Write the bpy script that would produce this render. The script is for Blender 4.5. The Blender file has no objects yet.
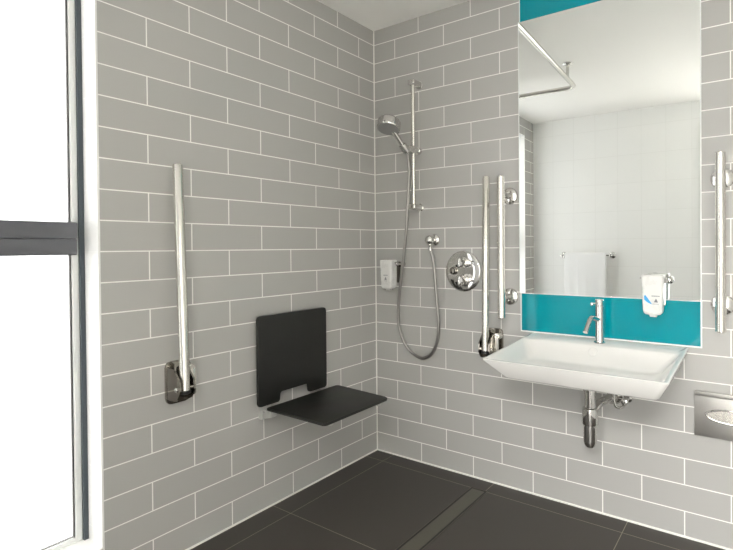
import bpy, bmesh, math, random
from mathutils import Vector, Matrix
random.seed(4)
PI = math.pi
COL = bpy.context.scene.collection
V = Vector

# ------------------------------------------------------------------ materials
def srgb(r, g, b):
    def f(c):
        c /= 255.0
        return c/12.92 if c <= 0.04045 else ((c+0.055)/1.055)**2.4
    return (f(r), f(g), f(b), 1.0)

def mat(name, col, rough=0.5, metal=0.0, spec=0.5, coat=0.0, noise=0.0, nscale=20.0, bump=0.0, stretch=(1, 1, 1)):
    m = bpy.data.materials.new(name); m.use_nodes = True
    nt = m.node_tree; b = nt.nodes['Principled BSDF']
    b.inputs['Base Color'].default_value = col
    b.inputs['Roughness'].default_value = rough
    b.inputs['Metallic'].default_value = metal
    b.inputs['Specular IOR Level'].default_value = spec
    b.inputs['Coat Weight'].default_value = coat
    if noise or bump:
        tc = nt.nodes.new('ShaderNodeTexCoord'); mp = nt.nodes.new('ShaderNodeMapping')
        mp.inputs['Scale'].default_value = stretch
        nz = nt.nodes.new('ShaderNodeTexNoise'); nz.inputs['Scale'].default_value = nscale
        nz.inputs['Detail'].default_value = 4
        nt.links.new(tc.outputs['Object'], mp.inputs[0]); nt.links.new(mp.outputs[0], nz.inputs['Vector'])
        if noise:
            mr = nt.nodes.new('ShaderNodeMapRange')
            mr.inputs['To Min'].default_value = max(0, rough-noise); mr.inputs['To Max'].default_value = min(1, rough+noise)
            nt.links.new(nz.outputs['Fac'], mr.inputs['Value']); nt.links.new(mr.outputs[0], b.inputs['Roughness'])
        if bump:
            bp = nt.nodes.new('ShaderNodeBump'); bp.inputs['Strength'].default_value = bump; bp.inputs['Distance'].default_value = 0.002
            nt.links.new(nz.outputs['Fac'], bp.inputs['Height']); nt.links.new(bp.outputs[0], b.inputs['Normal'])
    return m

def tile_mat(name, c1, c2, grout, bw, bh, mortar, axes, off, shift=0.5, rough=0.25, grough=0.7, bump=0.35, spec=0.5, tilt=0.0):
    """axes: two of (axis index, sign); off: offset added to each"""
    m = bpy.data.materials.new(name); m.use_nodes = True
    nt = m.node_tree; N = nt.nodes; L = nt.links; b = N['Principled BSDF']
    g = N.new('ShaderNodeNewGeometry'); s = N.new('ShaderNodeSeparateXYZ'); L.new(g.outputs['Position'], s.inputs[0])
    cb = N.new('ShaderNodeCombineXYZ')
    for k, ((ax, sg), o) in enumerate(zip(axes, off)):
        ma = N.new('ShaderNodeMath'); ma.operation = 'MULTIPLY_ADD'
        L.new(s.outputs[ax], ma.inputs[0]); ma.inputs[1].default_value = sg; ma.inputs[2].default_value = o
        L.new(ma.outputs[0], cb.inputs[k])
    br = N.new('ShaderNodeTexBrick'); L.new(cb.outputs[0], br.inputs['Vector'])
    br.offset = shift; br.offset_frequency = 2; br.squash = 1.0
    br.inputs['Color1'].default_value = c1; br.inputs['Color2'].default_value = c2; br.inputs['Mortar'].default_value = grout
    br.inputs['Scale'].default_value = 1.0; br.inputs['Mortar Size'].default_value = mortar
    br.inputs['Mortar Smooth'].default_value = 0.1; br.inputs['Bias'].default_value = 0.0
    br.inputs['Brick Width'].default_value = bw; br.inputs['Row Height'].default_value = bh
    L.new(br.outputs['Color'], b.inputs['Base Color'])
    mr = N.new('ShaderNodeMapRange'); L.new(br.outputs['Fac'], mr.inputs['Value'])
    mr.inputs['To Min'].default_value = rough; mr.inputs['To Max'].default_value = grough
    L.new(mr.outputs[0], b.inputs['Roughness'])
    b.inputs['Specular IOR Level'].default_value = spec
    nz = N.new('ShaderNodeTexNoise'); nz.inputs['Scale'].default_value = 5.0; nz.inputs['Detail'].default_value = 1
    L.new(g.outputs['Position'], nz.inputs['Vector'])
    ad = N.new('ShaderNodeMath'); ad.operation = 'MULTIPLY_ADD'
    L.new(nz.outputs['Fac'], ad.inputs[0]); ad.inputs[1].default_value = 0.6
    inv = N.new('ShaderNodeMath'); inv.operation = 'SUBTRACT'; inv.inputs[0].default_value = 1.0
    L.new(br.outputs['Fac'], inv.inputs[1]); L.new(inv.outputs[0], ad.inputs[2])
    bp = N.new('ShaderNodeBump'); bp.inputs['Strength'].default_value = bump; bp.inputs['Distance'].default_value = 0.0015
    L.new(ad.outputs[0], bp.inputs['Height']); L.new(bp.outputs[0], b.inputs['Normal'])
    return m

TW, TH = 0.314, 0.103
TA, TB = 0.3055, 0.2812
M = {}
c1, c2, gr = srgb(175, 174, 171), srgb(178, 177, 174), srgb(240, 239, 235)
M['tile_far'] = tile_mat('grey metro tile far wall', c1, c2, gr, TW, TH, 0.0022, ((0, 1), (2, 1)), (-TA+TW/2+TW*10, TH*20))
M['tile_left'] = tile_mat('grey metro tile left wall', c1, c2, gr, TW, TH, 0.0022, ((1, -1), (2, 1)), (-TB+TW/2+TW*10, TH*20))
wt, wt2, wg = srgb(246, 246, 244), srgb(247, 247, 245), srgb(236, 236, 233)
M['tile_near'] = tile_mat('white wall tile', wt, wt2, wg, 0.2, 0.25, 0.0014, ((0, 1), (2, 1)), (5, 5.05), shift=0.0, rough=0.3)
M['tile_side'] = tile_mat('white wall tile side', wt, wt2, wg, 0.2, 0.25, 0.0014, ((1, 1), (2, 1)), (5, 5.05), shift=0.0, rough=0.3)
M['tile_reveal'] = tile_mat('white reveal tile', srgb(244, 244, 242), srgb(244, 244, 242), srgb(232, 232, 230), 0.3, TH, 0.0014, ((0, 1), (2, 1)), (5.1, TH*20), shift=0.0, rough=0.25)
M['floor'] = tile_mat('dark grey floor tile', srgb(62, 58, 54), srgb(64, 60, 56), srgb(150, 144, 130), 0.6145, 0.6145, 0.0014, ((0, 1), (1, 1)), (-0.1205+0.6145*10, 0.098+0.6145*20), shift=0.0, rough=0.42, grough=0.8, bump=0.12, spec=0.4)
M['ceiling'] = mat('white ceiling paint', srgb(246, 245, 242), 0.9, bump=0.05, nscale=200)
M['added_room_floor'] = mat('pale bounce floor', srgb(238, 236, 232), 0.9, bump=0.2, nscale=300)  # kept pale to bounce light out of the added room
M['white'] = mat('white silicone', srgb(240, 239, 234), 0.5)
M['chrome'] = mat('polished chrome', (0.70, 0.69, 0.67, 1), 0.07, 1.0, noise=0.02)
M['steel'] = mat('satin stainless steel', (0.80, 0.78, 0.73, 1), 0.22, 1.0, noise=0.05, nscale=60, stretch=(1, 1, 0.05))
M['hose'] = mat('hose steel', (0.34, 0.33, 0.315, 1), 0.32, 1.0, noise=0.04)
M['steel_dark'] = mat('mirror steel hinge', (0.30, 0.28, 0.25, 1), 0.10, 1.0, noise=0.04)
M['brushed'] = mat('brushed steel plate', (0.44, 0.43, 0.41, 1), 0.42, 1.0, noise=0.06, nscale=80, stretch=(0.05, 1, 1))
M['black'] = mat('charcoal plastic', srgb(24, 24, 21), 0.45, noise=0.05, nscale=8, bump=0.03)
M['rubber'] = mat('black rubber', srgb(32, 31, 30), 0.5, noise=0.04)
M['bracket'] = mat('light grey bracket', srgb(188, 188, 186), 0.35, 0.2, noise=0.05)
M['ceramic'] = mat('white glazed ceramic', srgb(222, 221, 218), 0.12, 0.0, 0.5, coat=0.1, noise=0.03, nscale=3)
M['teal'] = mat('teal back painted glass', srgb(0, 139, 152), 0.04, 0.0, 0.5, noise=0.01, nscale=2)
M['mirror'] = mat('silvered mirror', (0.93, 0.95, 0.94, 1), 0.0, 1.0)
M['glass_edge'] = mat('pale sealant edge', srgb(238, 242, 240), 0.3)
M['anthracite'] = mat('anthracite window frame', srgb(98, 99, 104), 0.45, 0.1, noise=0.04)
M['frame_dark'] = mat('dark window edge', srgb(66, 74, 80), 0.5, noise=0.03)
M['bead'] = mat('white glazing bead', srgb(238, 240, 238), 0.4, noise=0.03)
M['gasket'] = mat('grey gasket', srgb(150, 150, 150), 0.6)
M['plastic'] = mat('white bottle plastic', srgb(222, 222, 219), 0.28, 0.0, 0.5, noise=0.03)
M['print_blue'] = mat('blue print', srgb(66, 160, 214), 0.4)
M['print_grey'] = mat('grey print', srgb(120, 126, 130), 0.5)
M['towel'] = mat('white towelling', srgb(246, 246, 246), 0.95, 0.0, 0.1, bump=0.8, nscale=400)
M['drain'] = mat('drain cover steel', srgb(98, 95, 86), 0.42, 0.5, noise=0.06, nscale=60)
M['face'] = mat('grey spray face', srgb(150, 150, 148), 0.4, 0.3, noise=0.03)
M['curtain_rail'] = mat('rail steel', (0.72, 0.71, 0.67, 1), 0.2, 1.0, noise=0.03)

def emis(name, col, s):
    m = bpy.data.materials.new(name); m.use_nodes = True
    nt = m.node_tree; nt.nodes.clear()
    e = nt.nodes.new('ShaderNodeEmission'); o = nt.nodes.new('ShaderNodeOutputMaterial')
    e.inputs['Color'].default_value = col; e.inputs['Strength'].default_value = s
    nt.links.new(e.outputs[0], o.inputs[0]); return m
M['pane'] = emis('frosted daylit pane', (1.0, 0.995, 0.985, 1), 2.3)
M['fill'] = emis('ceiling lamp disc', (1.0, 0.985, 0.95, 1), 4.5)  # glow of the unseen globe added to brighten the bathroom
M['fill_room'] = emis('room lamp disc', (1.0, 0.985, 0.95, 1), 46.0)  # glow of the unseen panel added beyond the doorway
M['fill_pane'] = emis('added fill pane', (1.0, 0.985, 0.95, 1), 6.0)  # glow of the unseen window added beyond the doorway

# ------------------------------------------------------------------ mesh helpers
def finish(name, bm, m, parent=None, smooth=True, ang=35):
    bmesh.ops.remove_doubles(bm, verts=bm.verts, dist=1e-6)
    bmesh.ops.recalc_face_normals(bm, faces=bm.faces)
    me = bpy.data.meshes.new(name); bm.to_mesh(me); bm.free()
    if smooth:
        for p in me.polygons: p.use_smooth = True
        me.set_sharp_from_angle(angle=math.radians(ang))
    me.materials.append(M[m] if isinstance(m, str) else m)
    o = bpy.data.objects.new(name, me); COL.objects.link(o)
    if parent is not None:
        o.parent = parent
    return o

def empty(name, loc, label=None, cat=None, group=None, kind=None):
    o = bpy.data.objects.new(name, None); COL.objects.link(o); o.location = loc
    o.empty_display_size = 0.05
    if label: o['label'] = label
    if cat: o['category'] = cat
    if group: o['group'] = group
    if kind: o['kind'] = kind
    return o

def tag(o, label, cat, group=None):
    o['label'] = label; o['category'] = cat
    if group: o['group'] = group
    return o

def struct(o, label=None):
    o['kind'] = 'structure'
    if label: o['label'] = label
    return o

def box(bm, a, b, bev=0.0, seg=2):
    a = V(a); b = V(b)
    r = bmesh.ops.create_cube(bm, size=1.0)
    vs = r['verts']
    for v in vs:
        v.co = V(((v.co.x+.5)*(b.x-a.x)+a.x, (v.co.y+.5)*(b.y-a.y)+a.y, (v.co.z+.5)*(b.z-a.z)+a.z))
    if bev:
        es = list({e for v in vs for e in v.link_edges})
        bmesh.ops.bevel(bm, geom=es, offset=bev, segments=seg, profile=0.6, affect='EDGES')
    return bm

def frame_of(d):
    d = d.normalized(); up = V((0, 0, 1)) if abs(d.z) < 0.95 else V((1, 0, 0))
    x = d.cross(up).normalized(); y = x.cross(d).normalized()
    return x, y

def lathe(bm, p, d, prof, n=40, cap=True):
    """prof: list of (distance along d, radius)"""
    p = V(p); d = V(d).normalized(); x, y = frame_of(d)
    rings = []
    for t, r in prof:
        rings.append([bm.verts.new(p+d*t+(x*math.cos(2*PI*k/n)+y*math.sin(2*PI*k/n))*max(r, 1e-5)) for k in range(n)])
    for a, b in zip(rings, rings[1:]):
        for k in range(n):
            bm.faces.new((a[k], a[(k+1) % n], b[(k+1) % n], b[k]))
    if cap:
        bm.faces.new(rings[0][::-1]); bm.faces.new(rings[-1])
    return bm

def rod(bm, a, b, r, n=32, ch=0.0):
    a = V(a); b = V(b); l = (b-a).length
    pr = [(0, r-ch), (ch, r), (l-ch, r), (l, r-ch)] if ch else [(0, r), (l, r)]
    return lathe(bm, a, b-a, pr, n)

def catmull(pts, k=8):
    pts = [V(p) for p in pts]
    P = [pts[0]*2-pts[1]]+pts+[pts[-1]*2-pts[-2]]; out = []
    for i in range(1, len(P)-2):
        for j in range(k):
            t = j/k
            a, b, c, d = P[i-1], P[i], P[i+1], P[i+2]
            out.append(0.5*((2*b)+(c-a)*t+(2*a-5*b+4*c-d)*t*t+(3*b-a-3*c+d)*t**3))
    out.append(pts[-1]); return out

def tube(bm, path, r, n=16, rib=0.0):
    path = [V(p) for p in path]; rings = []
    t0 = (path[1]-path[0]).normalized(); x, y = frame_of(t0)
    for i, p in enumerate(path):
        t = (path[min(i+1, len(path)-1)]-path[max(i-1, 0)]).normalized()
        x = (x-t*x.dot(t)).normalized(); y = t.cross(x).normalized()
        rr = r if not rib else r+(rib if i % 2 else -rib)
        rings.append([bm.verts.new(p+(x*math.cos(2*PI*k/n)+y*math.sin(2*PI*k/n))*rr) for k in range(n)])
    for a, b in zip(rings, rings[1:]):
        for k in range(n):
            bm.faces.new((a[k], a[(k+1) % n], b[(k+1) % n], b[k]))
    bm.faces.new(rings[0][::-1]); bm.faces.new(rings[-1]); return bm

def fillet(pts, r, k=8):
    """round the corners of a polyline"""
    pts = [V(p) for p in pts]; out = [pts[0]]
    for i in range(1, len(pts)-1):
        a, b, c = pts[i-1], pts[i], pts[i+1]
        u = (a-b).normalized(); w = (c-b).normalized(); h = u.angle(w)/2
        d = min(r/math.tan(h), (a-b).length*.49, (c-b).length*.49)
        p, q = b+u*d, b+w*d
        for j in range(k+1):
            t = j/k
            out.append(p*(1-t)**2+b*2*t*(1-t)+q*t*t)
    out.append(pts[-1]); return out

def plate(bm, poly, origin, ux, uy, nrm, th, bev=0.0, seg=2):
    """extrude a 2-D outline into a plate; origin + ux*u + uy*v, thickness along nrm"""
    o = V(origin); ux = V(ux); uy = V(uy); nrm = V(nrm)
    a = [bm.verts.new(o+ux*p[0]+uy*p[1]) for p in poly]
    b = [bm.verts.new(o+ux*p[0]+uy*p[1]+nrm*th) for p in poly]
    f1 = bm.faces.new(a[::-1]); f2 = bm.faces.new(b); n = len(a)
    for k in range(n): bm.faces.new((a[k], a[(k+1) % n], b[(k+1) % n], b[k]))
    if bev:
        es = [e for e in f1.edges]+[e for e in f2.edges]
        bmesh.ops.bevel(bm, geom=es, offset=bev, segments=seg, profile=0.6, affect='EDGES')
    return bm

def rounded(poly, rads, k=6):
    """round 2-D polygon corners"""
    out = []; n = len(poly)
    for i in range(n):
        a, b, c = V(poly[i-1]), V(poly[i]), V(poly[(i+1) % n]); r = rads[i] if hasattr(rads, '__len__') else rads
        if r <= 0: out.append(tuple(b)); continue
        u = (a-b).normalized(); w = (c-b).normalized(); h = u.angle(w)/2; d = r/math.tan(h)
        p, q = b+u*d, b+w*d
        for j in range(k+1):
            t = j/k; out.append(tuple(p*(1-t)**2+b*2*t*(1-t)+q*t*t))
    return out

def rrect(x0, x1, y0, y1, r, k=6):
    return rounded([(x0, y0), (x1, y0), (x1, y1), (x0, y1)], r, k)

# ------------------------------------------------------------------ room shell
W, D, H = 2.45, 2.56, 2.346
bm = bmesh.new(); box(bm, (-0.22, -D-0.12, -0.1), (W+0.12, 0.12, 0)); struct(finish('floor', bm, 'floor', smooth=False), 'dark grey tiled floor')
bm = bmesh.new(); box(bm, (-0.22, -D-0.12, H), (W+0.12, 0.12, H+0.1)); struct(finish('ceiling', bm, 'ceiling', smooth=False), 'plain white ceiling')
bm = bmesh.new(); box(bm, (-0.22, 0, 0), (W+0.12, 0.12, H)); struct(finish('wall_far', bm, 'tile_far', smooth=False), 'grey metro tiled wall with the basin')
Y0, Y1, Z0, Z1 = -1.3785, -2.335, 0.15, 2.19           # window opening in the left wall
bm = bmesh.new()
box(bm, (-0.22, Y0, 0), (0, 0, H)); box(bm, (-0.22, -D, 0), (0, Y1, H))
box(bm, (-0.22, Y1, 0), (0, Y0, Z0)); box(bm, (-0.22, Y1, Z1), (0, Y0, H))
struct(finish('wall_left', bm, 'tile_left', smooth=False), 'grey metro tiled wall with the window')
DX0, DX1, DZ = 1.52, 2.40, 2.08                        # unseen open doorway, added to let light in behind the camera
bm = bmesh.new(); box(bm, (-0.22, -D-0.12, 0), (DX0, -D, H)); box(bm, (DX1, -D-0.12, 0), (W+0.12, -D, H)); box(bm, (DX0, -D-0.12, DZ), (DX1, -D, H)); struct(finish('wall_near', bm, 'tile_near', smooth=False), 'white tiled wall seen in the mirror')
bm = bmesh.new(); box(bm, (W, -D, 0), (W+0.12, 0, H)); struct(finish('wall_right', bm, 'tile_side', smooth=False))
# white reveal lining
bm = bmesh.new()
box(bm, (-0.125, Y0-0.006, Z0), (0.0004, Y0, Z1)); box(bm, (-0.125, Y1, Z0), (0.0004, Y1+0.006, Z1))
box(bm, (-0.125, Y1+0.006, Z0), (0.0004, Y0-0.006, Z0+0.006)); box(bm, (-0.125, Y1+0.006, Z1-0.006), (0.0004, Y0-0.006, Z1))
struct(finish('trim_1', bm, 'tile_reveal', smooth=False), 'white tiled window reveal')
# unseen bright room, added beyond the doorway as a light source
RX0, RX1, RY = -0.6, 4.2, -4.7
bm = bmesh.new(); box(bm, (RX0, RY, -0.1), (RX1, -D-0.12, 0)); struct(finish('floor', bm, 'added_room_floor', smooth=False), 'pale floor of the unseen room added for light')
bm = bmesh.new(); box(bm, (RX0, RY, 2.5), (RX1, -D-0.12, 2.6)); struct(finish('ceiling', bm, 'ceiling', smooth=False), 'white ceiling of the unseen room added for light')
for a, b in (((RX0-0.1, RY, 0), (RX0, -D-0.12, 2.5)), ((RX1, RY, 0), (RX1+0.1, -D-0.12, 2.5)), ((RX0, RY-0.1, 0), (RX1, RY, 2.5))):
    bm = bmesh.new(); box(bm, a, b); struct(finish('added_room_wall', bm, 'ceiling', smooth=False), 'white wall of the unseen room added for light')
bm = bmesh.new()
box(bm, (DX0-0.06, -D, 0), (DX0, -D+0.015, DZ+0.06)); box(bm, (DX1, -D, 0), (W, -D+0.015, DZ+0.06)); box(bm, (DX0, -D, DZ), (DX1, -D+0.015, DZ+0.06))
struct(finish('trim_6', bm, 'white', smooth=False), 'white casing of the doorway added for light')
# silicone lines
bm = bmesh.new(); box(bm, (0.003, -0.004, 0.0), (W, 0, 0.0075)); struct(finish('trim_2', bm, 'white', smooth=False), 'white sealant line along the floor')
bm = bmesh.new(); box(bm, (0, -D, 0.0), (0.004, 0, 0.0075)); struct(finish('trim_3', bm, 'white', smooth=False), 'white sealant line along the floor')
bm = bmesh.new(); box(bm, (0, -0.0045, 0.0075), (0.0045, 0, H)); struct(finish('trim_4', bm, 'white', smooth=False), 'white sealant line up the corner')

# window
win = empty('window_1', (-0.14, (Y0+Y1)/2, Z0), kind='structure'); win['label'] = 'tall frosted window with a dark crossbar'
def wpart(name, boxes, m, bev=0.0, parent=win):
    bm = bmesh.new()
    for a, b in boxes: box(bm, a, b, bev)
    o = finish(name, bm, m); o.parent = parent
    o.matrix_parent_inverse = Matrix.Translation(-V(win.location)) if parent == win else Matrix.Identity(4)
    return o
yi0, yi1 = Y0-0.006, Y1+0.006
FW, BW = 0.014, 0.021
wpart('window_frame', [((-0.17, yi0-FW, Z0+0.006), (-0.100, yi0, Z1-0.006)), ((-0.17, yi1, Z0+0.006), (-0.100, yi1+FW, Z1-0.006)),
                       ((-0.17, yi1+FW, Z1-0.020), (-0.100, yi0-FW, Z1-0.006))], 'frame_dark')
f0, f1, g0, g1 = yi0-FW, yi1+FW, Z0+0.006, Z1-0.020
wpart('glazing_bead', [((-0.17, f0-BW, g0), (-0.112, f0, g1)), ((-0.17, f1, g0), (-0.112, f1+BW, g1)),
                       ((-0.17, f1+BW, g0), (-0.112, f0-BW, g0+0.016)), ((-0.17, f1+BW, g1-0.03), (-0.112, f0-BW, g1))], 'bead', 0.001)
wpart('gasket', [((-0.17, f0-BW-0.003, g0+0.016), (-0.120, f0-BW, g1-0.03)), ((-0.17, f1+BW, g0+0.016), (-0.120, f1+BW+0.003, g1-0.03)),
                 ((-0.17, f1+BW+0.003, g0+0.016), (-0.120, f0-BW-0.003, g0+0.019))], 'gasket')
wpart('transom', [((-0.145, f1+0.008, 1.122), (-0.094, f0-0.009, 1.176)), ((-0.145, f1+0.008, 1.1765), (-0.090, f0-0.009, 1.231))], 'anthracite', 0.004)
wpart('pane', [((-0.150, f1+BW+0.003, g0+0.019), (-0.128, f0-BW-0.003, 1.124)), ((-0.150, f1+BW+0.003, 1.229), (-0.128, f0-BW-0.003, g1-0.03))], 'pane')
# outer wall behind the window keeps the opening closed
bm = bmesh.new(); box(bm, (-0.23, Y1-0.05, Z0-0.05), (-0.22, Y0+0.05, Z1+0.05)); struct(finish('trim_5', bm, 'white', smooth=False))

def P(name, bm, m, root, **k):
    """finish in world coordinates under a root"""
    bmesh.ops.translate(bm, verts=bm.verts, vec=-V(root.location))
    return finish(name, bm, m, root, **k)
def SP(name, bm, m, root, part, **k):
    return P(name, bm, m, root, **k) if part is None else _sp(name, bm, m, root, part, **k)
def _sp(name, bm, m, root, part, **k):
    bmesh.ops.translate(bm, verts=bm.verts, vec=-V(root.location))
    return finish(name, bm, m, part, **k)

# ------------------------------------------------------------------ floor drain
t = empty('floor_drain', (0.704, -0.094, 0), 'long steel linear drain set in the dark floor', 'drain')
bm = bmesh.new()
y_a, y_b = -0.094, -0.95
box(bm, (0.660, y_b, 0), (0.663, y_a, 0.0022)); box(bm, (0.745, y_b, 0), (0.748, y_a, 0.0022))
box(bm, (0.663, y_a-0.003, 0), (0.745, y_a, 0.0022)); box(bm, (0.663, y_b, 0), (0.745, y_b+0.003, 0.0022))
P('drain_frame', bm, 'drain', t)
bm = bmesh.new(); box(bm, (0.663, y_b+0.003, 0), (0.745, y_a-0.003, 0.0008)); P('drain_gap_shade', bm, 'rubber', t)  # flat black strip stands for the shaded gap round the cover
bm = bmesh.new(); box(bm, (0.672, y_b+0.012, 0.0008), (0.737, y_a-0.012, 0.0024), 0.0006, 1); P('drain_cover', bm, 'drain', t)

# ------------------------------------------------------------------ shower seat
t = empty('shower_chair', (0, -0.606, 0.42), 'black wall-mounted folding shower seat with notched backrest', 'shower seat')
bm = bmesh.new()
poly = [(-0.801, 0.463), (-0.801, 0.849), (-0.412, 0.850), (-0.412, 0.462), (-0.522, 0.462), (-0.528, 0.505), (-0.688, 0.505), (-0.693, 0.463)]
plate(bm, rounded(poly, [.012, .016, .016, .012, .008, .006, .006, .008]), (0.020, 0, 0), (0, 1, 0), (0, 0, 1), (1, 0, 0), 0.014, 0.003)
P('backrest', bm, 'black', t)
bm = bmesh.new()
poly = [(0.044, -0.772), (0.399, -0.774), (0.396, -0.378), (0.044, -0.352)]
plate(bm, rounded(poly, [.006, .012, .024, .012]), (0, 0, 0.446), (1, 0, 0), (0, 1, 0), (0, 0, 1), 0.011, 0.003)
P('seat', bm, 'black', t)
for yc in (-0.757, -0.42):
    bm = bmesh.new()
    plate(bm, rounded([(0.0, 0.402), (0.020, 0.402), (0.026, 0.410), (0.026, 0.505), (0, 0.505)], [.0, .004, .004, .004, 0]), (0, yc-0.022, 0), (1, 0, 0), (0, 0, 1), (0, 1, 0), 0.044, 0.0015)
    plate(bm, rounded([(0.02, 0.406), (0.075, 0.420), (0.075, 0.4458), (0.02, 0.4458)], [.004, .006, 0, .002]), (0, yc-0.016, 0), (1, 0, 0), (0, 0, 1), (0, 1, 0), 0.032, 0.0015)
    rod(bm, (0.03, yc-0.026, 0.436), (0.03, yc+0.026, 0.436), 0.006, 16)
    P('hinge_bracket', bm, 'bracket', t)
for yc in (-0.725, -0.43):
    bm = bmesh.new(); box(bm, (0.06, yc-0.010, 0.432), (0.385, yc+0.010, 0.4460), 0.003); P('support_arm', bm, 'bracket', t)
for a in ((0, -0.75, 0.82), (0, -0.46, 0.82)):
    bm = bmesh.new(); rod(bm, a, (0.0205, a[1], a[2]), 0.018, 20); P('spacer', bm, 'bracket', t)

# ------------------------------------------------------------------ hinged support rails
def hinged_rail(pos, face, side, label, lean=0.03, o=0.016, hw=0.046):
    """pos: wall point at plate centre; face: direction out of the wall; side: sideways along the wall"""
    n = V(face); s = V(side); up = V((0, 0, 1)); p = V(pos)
    t = empty('hinged_support_rail', p, label, 'grab rail', 'hinged support rails folded up')
    bm = bmesh.new()
    plate(bm, rrect(-hw, hw, -0.078, 0.078, 0.022), (0, 0, 0), s, up, n, 0.012, 0.003)
    finish('wall_plate', bm, 'steel_dark', t)
    # cheeks of the hinge
    for k in (-1, 1):
        bm = bmesh.new()
        plate(bm, rounded([(0.010, -0.06), (0.075, -0.055), (0.10, -0.02), (0.095, 0.02), (0.06, 0.055), (0.010, 0.062)], [0, .02, .02, .02, .02, 0]),
              s*(k*0.026+o-0.003), n, up, s, 0.006, 0.002)
        finish('hinge_cheek', bm, 'steel_dark', t)
    bm = bmesh.new(); c = s*o+n*0.078+up*(-0.012)
    rod(bm, c-s*0.034, c+s*0.034, 0.009, 20, 0.002); finish('hinge_pin', bm, 'chrome', t)
    bm = bmesh.new(); rod(bm, s*(-0.030)+n*0.012+up*0.045, s*(-0.030)+n*0.05+up*0.045, 0.017, 24, 0.003)
    plate(bm, rrect(-0.012, 0.012, -0.05, 0.05, 0.011), s*(-0.030)+n*0.046, s, up, n, 0.010, 0.003)
    finish('release_lever', bm, 'steel', t)
    bm = bmesh.new()
    a = s*o+n*0.082+up*(-0.028); b = s*o+n*(0.082-lean)+up*0.795
    d = (b-a); L = d.length
    lathe(bm, a, d, [(0, 0.013), (0.004, 0.0175), (L-0.003, 0.0175), (L, 0.0155)], 36)
    finish('support_tube', bm, 'steel', t)
    bm = bmesh.new(); dd = d.normalized(); lathe(bm, a+dd*(-0.004), d, [(0, 0.014), (0.002, 0.0195), (0.012, 0.0195), (0.014, 0.0176)], 36)
    finish('hinge_collar', bm, 'rubber', t)
    return t
hinged_rail((0, -1.130, 0.650), (1, 0, 0), (0, -1, 0), 'steel hinged support rail folded up on the left wall beside the window')
hinged_rail((0.744, 0, 0.672), (0, -1, 0), (-1, 0, 0), 'steel hinged support rail folded up left of the basin', 0.02, 0.010, 0.044)

# ------------------------------------------------------------------ straight grab rails
def grab(x, z0, z1, f0, f1, label, off=0.095):
    t = empty('grab_rail', (x, 0, (z0+z1)/2), label, 'grab rail', 'vertical grab rails beside the mirror')
    bm = bmesh.new(); lathe(bm, (x, -off, z0), (0, 0, 1), [(0, .015), (.003, .0175), (z1-z0-.003, .0175), (z1-z0, .015)], 36); P('rail_tube', bm, 'steel', t)
    for z in (f0, f1):
        bm = bmesh.new(); lathe(bm, (x, 0, z), (0, -1, 0), [(0, .040), (.004, .040), (.010, .037), (.015, .027), (.018, .016)], 44); P('wall_flange', bm, 'chrome', t)
        bm = bmesh.new(); lathe(bm, (x, -0.017, z), (0, -1, 0), [(0, .014), (.025, .0115), (off-.03, .0115)], 28); P('rail_stem', bm, 'chrome', t)
    return t
grab(0.826, 0.813, 1.459, 0.904, 1.374, 'straight steel grab rail on two round flanges, left of the mirror')
grab(1.692, 0.826, 1.471, 0.916, 1.386, 'straight steel grab rail on two round flanges, right of the mirror')

# ------------------------------------------------------------------ shower riser, hand shower, hose, outlet, valve
t = empty('shower_riser_rail', (0.312, 0, 1.358), 'slim chrome shower riser rail with sliding holder near the corner', 'shower rail')
bm = bmesh.new(); lathe(bm, (0.312, -0.060, 1.340), (0, 0, 1), [(0, .009), (.002, .0105), (.648, .0105), (.650, .009)], 28); P('riser_tube', bm, 'steel', t)
for z in (1.347, 1.986):
    bm = bmesh.new(); box(bm, (0.291, -0.078, z-0.014), (0.331, 0, z+0.014), 0.010, 4)
    lathe(bm, (0.312, 0, z), (0, -1, 0), [(0, .021), (.005, .021), (.008, .017)], 28); P('rail_bracket', bm, 'chrome', t)
bm = bmesh.new()
lathe(bm, (0.312, -0.006, 1.640), (0, -1, 0), [(0, .012), (.004, .018), (.022, .0185), (.026, .014), (.036, .014), (.040, .020), (.080, .020), (.086, .016), (.108, .015)], 30)
sl = P('slider', bm, 'chrome', t)
hp = V((0.312, -0.135, 1.636))            # holder point
hc = V((0.287, -0.225, 1.742))            # head centre
hd = (hc-hp).normalized()
bm = bmesh.new(); lathe(bm, hp-hd*0.022, hd, [(0, .0128), (0, .0185), (.040, .021), (.044, .0205), (.044, .0145), (0, .0128)], 30, cap=False); _sp('cradle', bm, 'chrome', t, sl)

t = empty('hand_shower', hp, 'round chrome hand shower resting in the riser holder', 'shower head')
fn = V((0.08, -0.36, -0.93)).normalized()   # spray direction
bm = bmesh.new(); lathe(bm, hp-hd*0.030, hd, [(0, .0095), (.01, .0115), (.06, .012), (.12, .0135), (.155, .015), (.165, .010)], 28); P('handle', bm, 'chrome', t)
bm = bmesh.new(); lathe(bm, hc-fn*0.022, fn, [(0, .046), (.003, .053), (.008, .0565), (.012, .058), (.046, .058), (.050, .055)], 56); P('head', bm, 'chrome', t)
bm = bmesh.new(); lathe(bm, hc+fn*0.0276, fn, [(0, .053), (.0015, .052), (.0025, .030), (.003, .006)], 44); P('spray_face', bm, 'face', t)
bm = bmesh.new(); side = (V((0.3, -0.9, 0))-fn*fn.dot(V((0.3, -0.9, 0)))).normalized(); q = hc+fn*0.020
rod(bm, q+side*0.056, q+side*0.068, 0.005, 14); P('spray_lever', bm, 'chrome', t)

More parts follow.
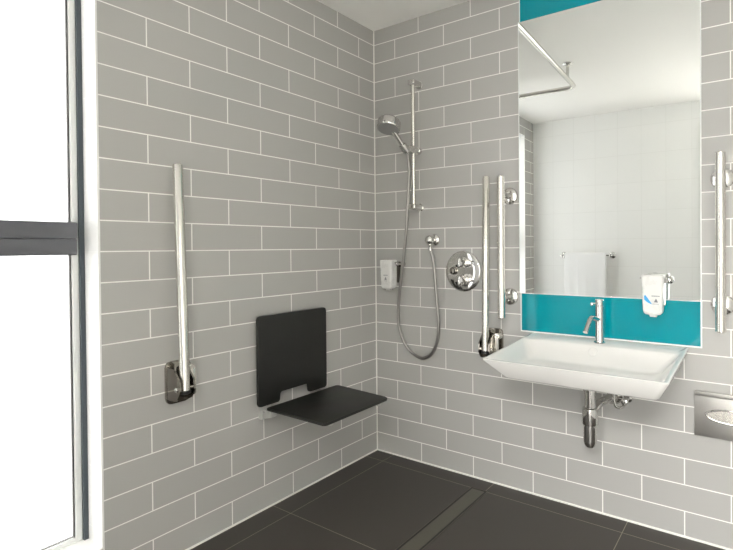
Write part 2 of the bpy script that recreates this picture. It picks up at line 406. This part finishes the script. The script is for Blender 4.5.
hose = [tuple(hp-hd*0.0305), (0.318, -0.112, 1.575), (0.319, -0.108, 1.504), (0.301, -0.1, 1.355), (0.283, -0.09, 1.218), (0.25, -0.075, 1.062), (0.224, -0.066, 0.94),
        (0.207, -0.06, 0.85), (0.200, -0.055, 0.754), (0.208, -0.05, 0.69), (0.234, -0.045, 0.63), (0.265, -0.04, 0.594), (0.302, -0.035, 0.571),
        (0.346, -0.035, 0.564), (0.397, -0.035, 0.592), (0.426, -0.035, 0.641), (0.441, -0.035, 0.708), (0.443, -0.038, 0.78),
        (0.437, -0.04, 0.851), (0.427, -0.045, 1.008), (0.421, -0.048, 1.070), (0.4063, -0.048, 1.1195)]
bm = bmesh.new(); tube(bm, catmull(hose, 22), 0.0084, 12)
tag(finish('shower_hose', bm, 'hose'), 'long flexible chrome shower hose hanging in a loop', 'hose')

t = empty('hose_outlet', (0.402, 0, 1.175), 'small chrome wall outlet elbow feeding the shower hose', 'pipe fitting')
bm = bmesh.new(); lathe(bm, (0.402, 0, 1.175), (0, -1, 0), [(0, .029), (.006, .029), (.010, .026), (.014, .015)], 36); P('wall_rosette', bm, 'chrome', t)
bm = bmesh.new(); lathe(bm, (0.402, -0.012, 1.175), (-0.05, -1, 0), [(0, .015), (.016, .016), (.026, .022), (.036, .024), (.046, .022), (.054, .014), (.057, .004)], 32); P('elbow', bm, 'chrome', t)
bm = bmesh.new(); lathe(bm, (0.402, -0.048, 1.160), (0.1, 0, -1), [(0, .012), (.012, .012), (.014, .0105), (.040, .0095)], 24); P('hose_nut', bm, 'chrome', t)

t = empty('shower_valve', (0.572, 0, 1.018), 'round chrome shower mixer valve plate with two stacked knobs', 'shower valve')
bm = bmesh.new(); lathe(bm, (0.572, 0, 1.018), (0, -1, 0), [(0, .101), (.004, .1015), (.008, .099), (.011, .093), (.012, .060)], 72); P('valve_plate', bm, 'chrome', t)
for z in (1.062, 0.974):
    bm = bmesh.new(); lathe(bm, (0.580, -0.011, z), (0, -1, 0), [(0, .030), (.016, .029), (.018, .026), (.050, .026), (.056, .024), (.058, .019), (.060, .004)], 40)
    k = P('valve_knob', bm, 'chrome', t)
    bm = bmesh.new(); lathe(bm, (0.580, -0.048, z), (0.3, -0.25, 0.15 if z > 1 else -0.15), [(0, .007), (.046, .006), (.052, .004)], 16); _sp('knob_lever', bm, 'chrome', t, k)
bm = bmesh.new(); lathe(bm, (0.522, -0.011, 1.020), (0, -1, 0), [(0, .020), (.012, .019), (.014, .015), (.020, .013), (.022, .004)], 28); P('push_button', bm, 'steel_dark', t)

# ------------------------------------------------------------------ soap dispensers
def dispenser(x, z, label, blue, rot=0.0, scale=1.0):
    t = empty('soap_dispenser', (x, 0, z), label, 'soap dispenser', 'white pump bottles in steel ring holders')
    # bottle, local coords: centre (0,-0.065), z from -0.16 to 0
    bm = bmesh.new(); rings = []
    for zz, w, d in ((-0.168, .012, .009), (-0.160, .014, .010), (-0.158, .026, .018), (-0.152, .032, .023), (-0.142, .035, .025), (-0.08, .0375, .026), (-0.02, .040, .028), (-0.004, .040, .028), (0.0, .037, .025)):
        r = min(w, d)*0.42; zz = zz*0.965
        ring = rrect(-w, w, -d, d, r, 5)
        rings.append([bm.verts.new((p[0], p[1]-0.066, zz)) for p in ring])
    for a, b in zip(rings, rings[1:]):
        n = len(a)
        for k in range(n): bm.faces.new((a[k], a[(k+1) % n], b[(k+1) % n], b[k]))
    bm.faces.new(rings[0][::-1]); bm.faces.new(rings[-1])
    bo = finish('bottle', bm, 'plastic', t)
    # print, on the front face of the bottle
    def dec(name, polys, m, yy):
        bm = bmesh.new()
        for q in polys: plate(bm, q, (0, yy, 0), (1, 0, 0), (0, 0, 1), (0, -1, 0), 0.0008)
        finish(name, bm, m, bo, smooth=False)
    tx = []; cx = 0.013 if blue else 0.0; zt = -0.082
    xs = cx-0.0145
    for wd in (.0030, .0022, .0034, .0022, .0026, .0020, .0024, .0022):      # a word too small to read
        tx.append([(xs, zt), (xs+wd, zt), (xs+wd, zt+0.0038), (xs, zt+0.0038)]); xs += wd+.0012
    tri = [(cx-.007, zt-.022), (cx+.008, zt-.022), (cx+.001, zt-.007)]
    tx2 = [[(cx-.012, zt-.029), (cx+.011, zt-.029), (cx+.011, zt-.0275), (cx-.012, zt-.0275)]]
    dec('print', tx+[tri]+tx2, 'print_grey', -0.0922)
    if blue:
        dec('blue_emblem', [rounded([(-0.029, -.082), (-0.025, -.076), (-0.015, -.090), (0.001, -.113), (-0.015, -.106), (-0.028, -.096)], [.001, .002, .001, .001, .003, .002])], 'print_blue', -0.0922)
    # holder: wall flanges + wire ring
    bm = bmesh.new(); lathe(bm, (0.048, 0, -0.022), (0, -1, 0), [(0, .016), (.005, .016), (.010, .013), (.014, .007), (.030, .006), (.046, .006)], 28)
    lathe(bm, (0.048, -0.046, -0.022), (0, -1, 0), [(0, .006), (.003, .009), (.016, .009), (.020, .005)], 20)
    finish('wall_mount', bm, 'chrome', t)
    bm = bmesh.new(); path = fillet([(-0.046, -0.072, -0.014), (-0.046, -0.034, -0.014), (0.046, -0.034, -0.014), (0.046, -0.072, -0.014)], 0.02)
    tube(bm, path, 0.0028, 8)
    finish('holder_ring', bm, 'chrome', t)
    bm = bmesh.new(); plate(bm, rrect(-0.014, 0.014, -0.125, -0.010, 0.006), (0.020, 0, 0), (1, 0, 0), (0, 0, 1), (0, -1, 0), 0.004, 0.001)
    lathe(bm, (0.020, -0.004, -0.03), (0, -1, 0), [(0, .006), (.036, .006)], 14)
    finish('back_bracket', bm, 'steel_dark', t)
    return t
d1 = dispenser(0.146, 1.072, 'white soap bottle in a wall holder beside the shower corner', False)
d2 = dispenser(1.464, 1.026, 'white soap bottle with blue emblem hanging over the mirror', True)
d2.location.y = -0.009

# ------------------------------------------------------------------ mirror and teal glass
MX0, MX1 = 0.884, 1.619
def panel(name, z0, z1, m, label, cat, bev=0.0008):
    t = empty(name, ((MX0+MX1)/2, 0, z0), label, cat)
    bm = bmesh.new(); box(bm, (MX0, -0.006, z0), (MX1, 0, z1), bev, 1)
    P('glass_sheet', bm, m, t, smooth=False)
    return t
t = panel('teal_splashback', 0.752, 0.923, 'teal', 'teal glass splashback strip between basin and mirror', 'splashback')
bm = bmesh.new()
box(bm, (MX0-0.005, -0.0056, 0.746), (MX1+0.005, 0, 0.752)); box(bm, (MX0-0.005, -0.0056, 0.752), (MX0, 0, 0.925)); box(bm, (MX1, -0.0056, 0.752), (MX1+0.005, 0, 0.925))
P('sealant_edge', bm, 'glass_edge', t, smooth=False)
t = empty('wall_mirror', ((MX0+MX1)/2, 0, 0.926), 'large frameless rectangular mirror above the teal glass splashback', 'mirror')
MT = math.tan(math.radians(1.0)); ML = 0.006+(MX1-MX0)*MT          # its left edge stands a little further off the wall
bm = bmesh.new(); plate(bm, [(MX0, 0), (MX1, 0), (MX1, -0.006), (MX0, -ML)], (0, 0, 0.926), (1, 0, 0), (0, 1, 0), (0, 0, 1), 1.237)
P('glass_sheet', bm, 'mirror', t, smooth=False)
bm = bmesh.new()
plate(bm, [(MX0-0.004, 0), (MX0, 0), (MX0, -ML+0.0004), (MX0-0.004, -ML+0.0004)], (0, 0, 0.926), (1, 0, 0), (0, 1, 0), (0, 0, 1), 1.239)
plate(bm, [(MX1, 0), (MX1+0.004, 0), (MX1+0.004, -0.0056), (MX1, -0.0056)], (0, 0, 0.926), (1, 0, 0), (0, 1, 0), (0, 0, 1), 1.239)
plate(bm, [(MX0, 0), (MX1, 0), (MX1, -0.0056), (MX0, -ML+0.0004)], (0, 0, 0.9232), (1, 0, 0), (0, 1, 0), (0, 0, 1), 0.0028)
P('sealant_edge', bm, 'glass_edge', t, smooth=False)
t = panel('teal_glass_panel', 2.166, 2.338, 'teal', 'teal glass strip above the top edge of the mirror', 'glass panel')
bm = bmesh.new()
box(bm, (MX0-0.004, -0.0056, 2.165), (MX0, 0, 2.338)); box(bm, (MX1, -0.0056, 2.165), (MX1+0.004, 0, 2.338)); box(bm, (MX0, -0.0056, 2.335), (MX1, 0, 2.338))
P('sealant_edge', bm, 'glass_edge', t, smooth=False)

# ------------------------------------------------------------------ wash basin
t = empty('wash_basin', (1.25, 0, 0.647), 'wide white rectangular ceramic wash basin fixed to the tiled wall', 'sink')
bm = bmesh.new()
def zr(y): return 0.744+(0.717-0.744)*min(1, max(0, (-y-0.10)/0.36))   # rim height falls slightly to the front
def loop(x0, x1, y0, y1, r, zf, taper=0.0):
    pts = rounded([(x0, y0), (x1, y0), (x1, y1), (x0, y1)], r, 6)
    out = []
    for p in pts:
        out.append(bm.verts.new((p[0], p[1], zf(p[1]))))
    return out
L = []
L.append(loop(1.030, 1.520, -0.425, -0.02, [.02, .02, .004, .004], lambda y: 0.647))
L.append(loop(1.012, 1.540, -0.447, -0.001, [.022, .022, .003, .003], lambda y: 0.648))
L.append(loop(1.003, 1.547, -0.456, -0.0005, [.022, .022, .003, .003], lambda y: 0.655))
L.append(loop(0.930, 1.577, -0.480, -0.0003, [.016, .016, .003, .003], lambda y: zr(y)-0.006))
L.append(loop(0.930, 1.577, -0.482, -0.0003, [.016, .016, .003, .003], lambda y: zr(y)-0.002))
L.append(loop(0.933, 1.574, -0.479, -0.0006, [.015, .015, .003, .003], lambda y: zr(y)))
L.append(loop(0.943, 1.564, -0.469, -0.130, [.014, .014, .020, .020], lambda y: zr(y)-0.0005))
L.append(loop(0.947, 1.560, -0.465, -0.134, [.016, .016, .020, .020], lambda y: zr(y)-0.005))
L.append(loop(0.995, 1.512, -0.415, -0.185, [.03, .03, .03, .03], lambda y: 0.678))
L.append(loop(1.015, 1.492, -0.395, -0.205, [.04, .04, .04, .04], lambda y: 0.671))
L.append(loop(1.20, 1.31, -0.325, -0.275, [.02, .02, .02, .02], lambda y: 0.668))
n = len(L[0])
for a, b in zip(L, L[1:]):
    for k in range(n): bm.faces.new((a[k], a[(k+1) % n], b[(k+1) % n], b[k]))
bm.faces.new(L[0][::-1]); bm.faces.new(L[-1])
P('bowl', bm, 'ceramic', t, ang=60)
bm = bmesh.new(); nn = V((0, -0.78, 0.62)); c = V((1.252, -0.150, 0.7185))
lathe(bm, c-nn*0.004, nn, [(0, .018), (.004, .018), (.006, .016), (.0065, .003)], 32); P('overflow_cover', bm, 'ceramic', t)
bm = bmesh.new(); lathe(bm, (1.256, -0.31, 0.664), (0, 0, 1), [(0, .018), (.004, .020), (.0055, .018), (.006, .006)], 32); P('waste_plug', bm, 'chrome', t)

t = empty('basin_tap', (1.260, -0.082, 0.744), 'slim chrome pillar tap standing on the basin ledge', 'tap')
x, y = 1.260, -0.082
bm = bmesh.new(); lathe(bm, (x, y, 0.7437), (0, 0, 1), [(0, .023), (.004, .023), (.006, .019), (.012, .0170), (.150, .0165), (.152, .0150), (.154, .0165), (.174, .0165), (.177, .014)], 36); P('tap_body', bm, 'chrome', t)
bm = bmesh.new(); tube(bm, fillet([(x, y, 0.838), (x-0.012, y-0.080, 0.856), (x-0.020, y-0.125, 0.802)], 0.028, 10), 0.0095, 20); P('spout', bm, 'chrome', t)
bm = bmesh.new(); lathe(bm, (x, y, 0.905), (-0.35, -1, 0), [(0, .0045), (.045, .0045), (.047, .0065), (.054, .0065), (.056, .004)], 20); P('lever', bm, 'chrome', t)

t = empty('bottle_trap', (1.255, -0.2, 0.356), 'chrome bottle trap and waste pipe below the basin', 'drain pipe')
bm = bmesh.new(); lathe(bm, (1.255, -0.2, 0.647), (0, 0, -1), [(0, .030), (.043, .030), (.045, .026), (.071, .026), (.073, .022), (.145, .021)], 36); P('inlet_pipe', bm, 'chrome', t)
bm = bmesh.new(); lathe(bm, (1.255, -0.2, 0.512), (0, 0, -1), [(0, .022), (.003, .029), (.020, .030), (.062, .032), (.066, .030)], 36); P('trap_body', bm, 'chrome', t)
bm = bmesh.new(); lathe(bm, (1.255, -0.2, 0.447), (0, 0, -1), [(0, .0262), (.065, .0262), (.078, .024), (.088, .017), (.0915, .004)], 36); P('trap_cup', bm, 'chrome', t)
bm = bmesh.new(); tube(bm, fillet([(1.255, -0.2, 0.478), (1.272, -0.13, 0.512), (1.290, -0.06, 0.515), (1.298, -0.006, 0.510)], 0.05, 6), 0.0165, 24); P('waste_arm', bm, 'chrome', t)
bm = bmesh.new(); lathe(bm, (1.298, 0, 0.510), (0, -1, 0), [(0, .032), (.004, .032), (.012, .026), (.016, .020), (.05, .020)], 36); P('wall_rosette', bm, 'chrome', t)
t = empty('supply_valve', (1.352, 0, 0.520), 'small chrome angle valve with supply pipe behind the bottle trap', 'valve')
bm = bmesh.new(); lathe(bm, (1.352, 0, 0.510), (0, -1, 0), [(0, .017), (.004, .017), (.008, .010), (.045, .010), (.047, .013), (.062, .013), (.064, .010)], 28); P('valve_body', bm, 'chrome', t)
bm = bmesh.new(); tube(bm, catmull([(1.352, -0.045, 0.504), (1.349, -0.068, 0.494), (1.336, -0.088, 0.492), (1.324, -0.102, 0.508), (1.320, -0.106, 0.560), (1.320, -0.106, 0.647)], 8), 0.0055, 14); P('supply_pipe', bm, 'chrome', t)

# ------------------------------------------------------------------ flush plate
t = empty('flush_plate', (1.72, 0, 0.411), 'brushed steel flush plate on the wall right of the basin', 'flush plate')
bm = bmesh.new(); box(bm, (1.597, -0.011, 0.413), (1.845, 0, 0.565), 0.0015, 2); P('cover_plate', bm, 'brushed', t)
bm = bmesh.new(); box(bm, (1.597, -0.0125, 0.566), (1.845, 0, 0.583), 0.0015, 2); P('top_strip', bm, 'brushed', t)
def ellip(cx, cz, a, b, k=40):
    return [(cx+a*math.cos(2*PI*i/k), cz+b*math.sin(2*PI*i/k)) for i in range(k)]
bm = bmesh.new()
ring = ellip(1.726, 0.499, 0.089, 0.025)
tube(bm, [(p[0], -0.0125, p[1]) for p in ring+[ring[0]]], 0.0042, 10); P('button_rim', bm, 'chrome', t)
bm = bmesh.new(); plate(bm, ellip(1.726, 0.499, 0.086, 0.022), (0, -0.011, 0), (1, 0, 0), (0, 0, 1), (0, -1, 0), 0.004, 0.001, 1); P('flush_button', bm, 'steel', t)

# ------------------------------------------------------------------ curtain rail
t = empty('shower_curtain_rail', (0.767, -1.12, H), 'steel curtain rail bent at a corner, hung from the ceiling', 'curtain rail')
zr_ = 2.245
bm = bmesh.new(); tube(bm, fillet([(0.803, -0.16, zr_), (0.768, -1.332, zr_), (0.016, -1.332, zr_)], 0.06, 10), 0.015, 20); P('rail_tube', bm, 'curtain_rail', t)
for px, py in ((0.802, -0.20), (0.774, -1.135)):
    bm = bmesh.new(); rod(bm, (px, py, zr_+0.008), (px, py, H-0.006), 0.010, 20); P('ceiling_post', bm, 'curtain_rail', t)
    bm = bmesh.new(); lathe(bm, (px, py, H), (0, 0, -1), [(0, .034), (.005, .034), (.010, .028), (.014, .014)], 32); P('ceiling_flange', bm, 'chrome', t)
bm = bmesh.new(); lathe(bm, (0, -1.332, zr_), (1, 0, 0), [(0, .030), (.005, .030), (.012, .020), (.03, .017)], 32); P('wall_flange', bm, 'chrome', t)

# ------------------------------------------------------------------ towel rail with towel
yb = -D
t = empty('towel_rail', (0.530, yb, 1.052), 'chrome towel rail on the white wall seen in the mirror', 'towel rail')
bm = bmesh.new(); rod(bm, (0.296, yb+0.065, 1.052), (0.764, yb+0.065, 1.052), 0.008, 20, 0.002); P('rail_bar', bm, 'chrome', t)
for x in (0.306, 0.754):
    bm = bmesh.new(); lathe(bm, (x, yb, 1.052), (0, 1, 0), [(0, .030), (.005, .030), (.010, .024), (.014, .011), (.060, .010), (.070, .014), (.080, .014), (.083, .006)], 30); P('wall_post', bm, 'chrome', t)
# towel: a folded cloth over the bar
bm = bmesh.new(); nx, rows = 60, []
prof = []
yc = yb+0.065
for i in range(40): prof.append((yc+0.016, 0.50+(1.050-0.50)*i/39))
for i in range(1, 12):
    a = PI*i/12; prof.append((yc+0.016*math.cos(a), 1.052+0.020*math.sin(a)))
for i in range(30): prof.append((yc-0.016, 1.050-(1.050-0.62)*i/29))
grid = []
for i in range(nx+1):
    u = i/nx; x = 0.334+0.376*u; col = []
    for (y, z) in prof:
        f = max(0, min(1, (1.05-z)/0.5)); sgn = 1 if y > yc else -0.3
        w = 0.0035*math.sin(u*14+1.2*f)*f+0.0025*math.sin(u*31+z*5)*f
        xx = x-0.004*f*(u-0.3)
        fold = 0.006 if (u > 0.33) else 0.0
        col.append((xx, y+sgn*(w+0.003*f+fold*min(1, f*8)*(1 if sgn > 0 else 0)), z))
    grid.append([bm.verts.new(c) for c in col])
for a, b in zip(grid, grid[1:]):
    for k in range(len(a)-1): bm.faces.new((a[k], a[k+1], b[k+1], b[k]))
o = finish('bath_towel', bm, 'towel', ang=80)
sm = o.modifiers.new('thick', 'SOLIDIFY'); sm.thickness = 0.007; sm.offset = 0
tag(o, 'white towel folded over the chrome rail, seen in the mirror', 'towel')

# ------------------------------------------------------------------ unseen fill lights, added to brighten the room
def globe(x, y, label, r=0.13, dz=0.20):
    t = empty('added_light', (x, y, H), label, 'ceiling light')
    bm = bmesh.new(); lathe(bm, (x, y, H), (0, 0, -1), [(0, .06), (.010, .06), (.018, .02), (dz-r+.01, .018)], 32); P('fill_mount', bm, 'chrome', t)
    pr_ = [(dz-r*math.cos(PI*i/24), r*math.sin(PI*i/24)) for i in range(1, 24)]
    bm = bmesh.new(); lathe(bm, (x, y, H), (0, 0, -1), pr_, 40); P('fill_globe', bm, 'fill', t)
globe(2.05, -1.75, 'unseen opal globe added to brighten the bathroom')  # unseen globe put in to light the ceiling and walls
t = empty('added_light', (1.95, -3.70, 2.5), 'big square light panel added in the unseen room', 'ceiling light')  # unseen panel put in to shine through the doorway
bm = bmesh.new(); plate(bm, rrect(1.2, 2.7, -4.45, -2.95, 0.01, 3), (0, 0, 2.5), (1, 0, 0), (0, 1, 0), (0, 0, -1), 0.012, 0.002); P('fill_rim', bm, 'white', t)
bm = bmesh.new(); plate(bm, rrect(1.215, 2.685, -4.435, -2.965, 0.008, 3), (0, 0, 2.4882), (1, 0, 0), (0, 1, 0), (0, 0, -1), 0.002); P('diffuser', bm, 'fill_room', t)
wn = empty('added_window', (1.9, RY, 0.2), kind='structure'); wn['label'] = 'big glowing window added in the unseen room'  # unseen window put in for low light from behind the camera
bm = bmesh.new()
for bx in (((0.7, RY, 0.2), (0.76, RY+0.06, 2.3)), ((3.04, RY, 0.2), (3.1, RY+0.06, 2.3)), ((1.87, RY, 0.26), (1.93, RY+0.06, 2.24)), ((0.76, RY, 0.2), (3.04, RY+0.06, 0.26)), ((0.76, RY, 2.24), (3.04, RY+0.06, 2.3))): box(bm, *bx)
P('window_frame', bm, 'anthracite', wn, smooth=False)
bm = bmesh.new(); box(bm, (0.76, RY+0.005, 0.26), (1.87, RY+0.02, 2.24)); box(bm, (1.93, RY+0.005, 0.26), (3.04, RY+0.02, 2.24)); P('pane', bm, 'fill_pane', wn, smooth=False)

w = bpy.data.worlds.new('World'); bpy.context.scene.world = w; w.use_nodes = True
w.node_tree.nodes['Background'].inputs[0].default_value = (0.9, 0.95, 1, 1)
w.node_tree.nodes['Background'].inputs[1].default_value = 1.0

# ------------------------------------------------------------------ camera
f, cx, cy = 495.35, 438.53, 251.78
yaw, pit, rol = 0.5827, -0.0099, -0.0078
cyw, syw = math.cos(yaw), math.sin(yaw); cp, sp = math.cos(pit), math.sin(pit)
fw = V((-syw*cp, cyw*cp, sp)); r = V((cyw, syw, 0)); u = r.cross(fw)
c, s = math.cos(rol), math.sin(rol)
r2 = r*c+u*s; u2 = -r*s+u*c
cam = bpy.data.cameras.new('camera'); co = bpy.data.objects.new('camera', cam); COL.objects.link(co)
co.matrix_world = Matrix(((r2.x, u2.x, -fw.x, 1.8239), (r2.y, u2.y, -fw.y, -2.126), (r2.z, u2.z, -fw.z, 1.1398), (0, 0, 0, 1)))
cam.sensor_fit = 'HORIZONTAL'; cam.sensor_width = 36; cam.lens = f*36/733
cam.shift_x = (366.5-cx)/733; cam.shift_y = (cy-275)/733
cam.clip_start = 0.02
sc = bpy.context.scene; sc.camera = co
sc.view_settings.view_transform = 'Standard'; sc.view_settings.look = 'None'
sc.view_settings.gamma = 1; sc.view_settings.exposure = 0.17; sc.view_settings.use_curve_mapping = False
sc.cycles.max_bounces = 12; sc.cycles.diffuse_bounces = 8; sc.cycles.glossy_bounces = 6
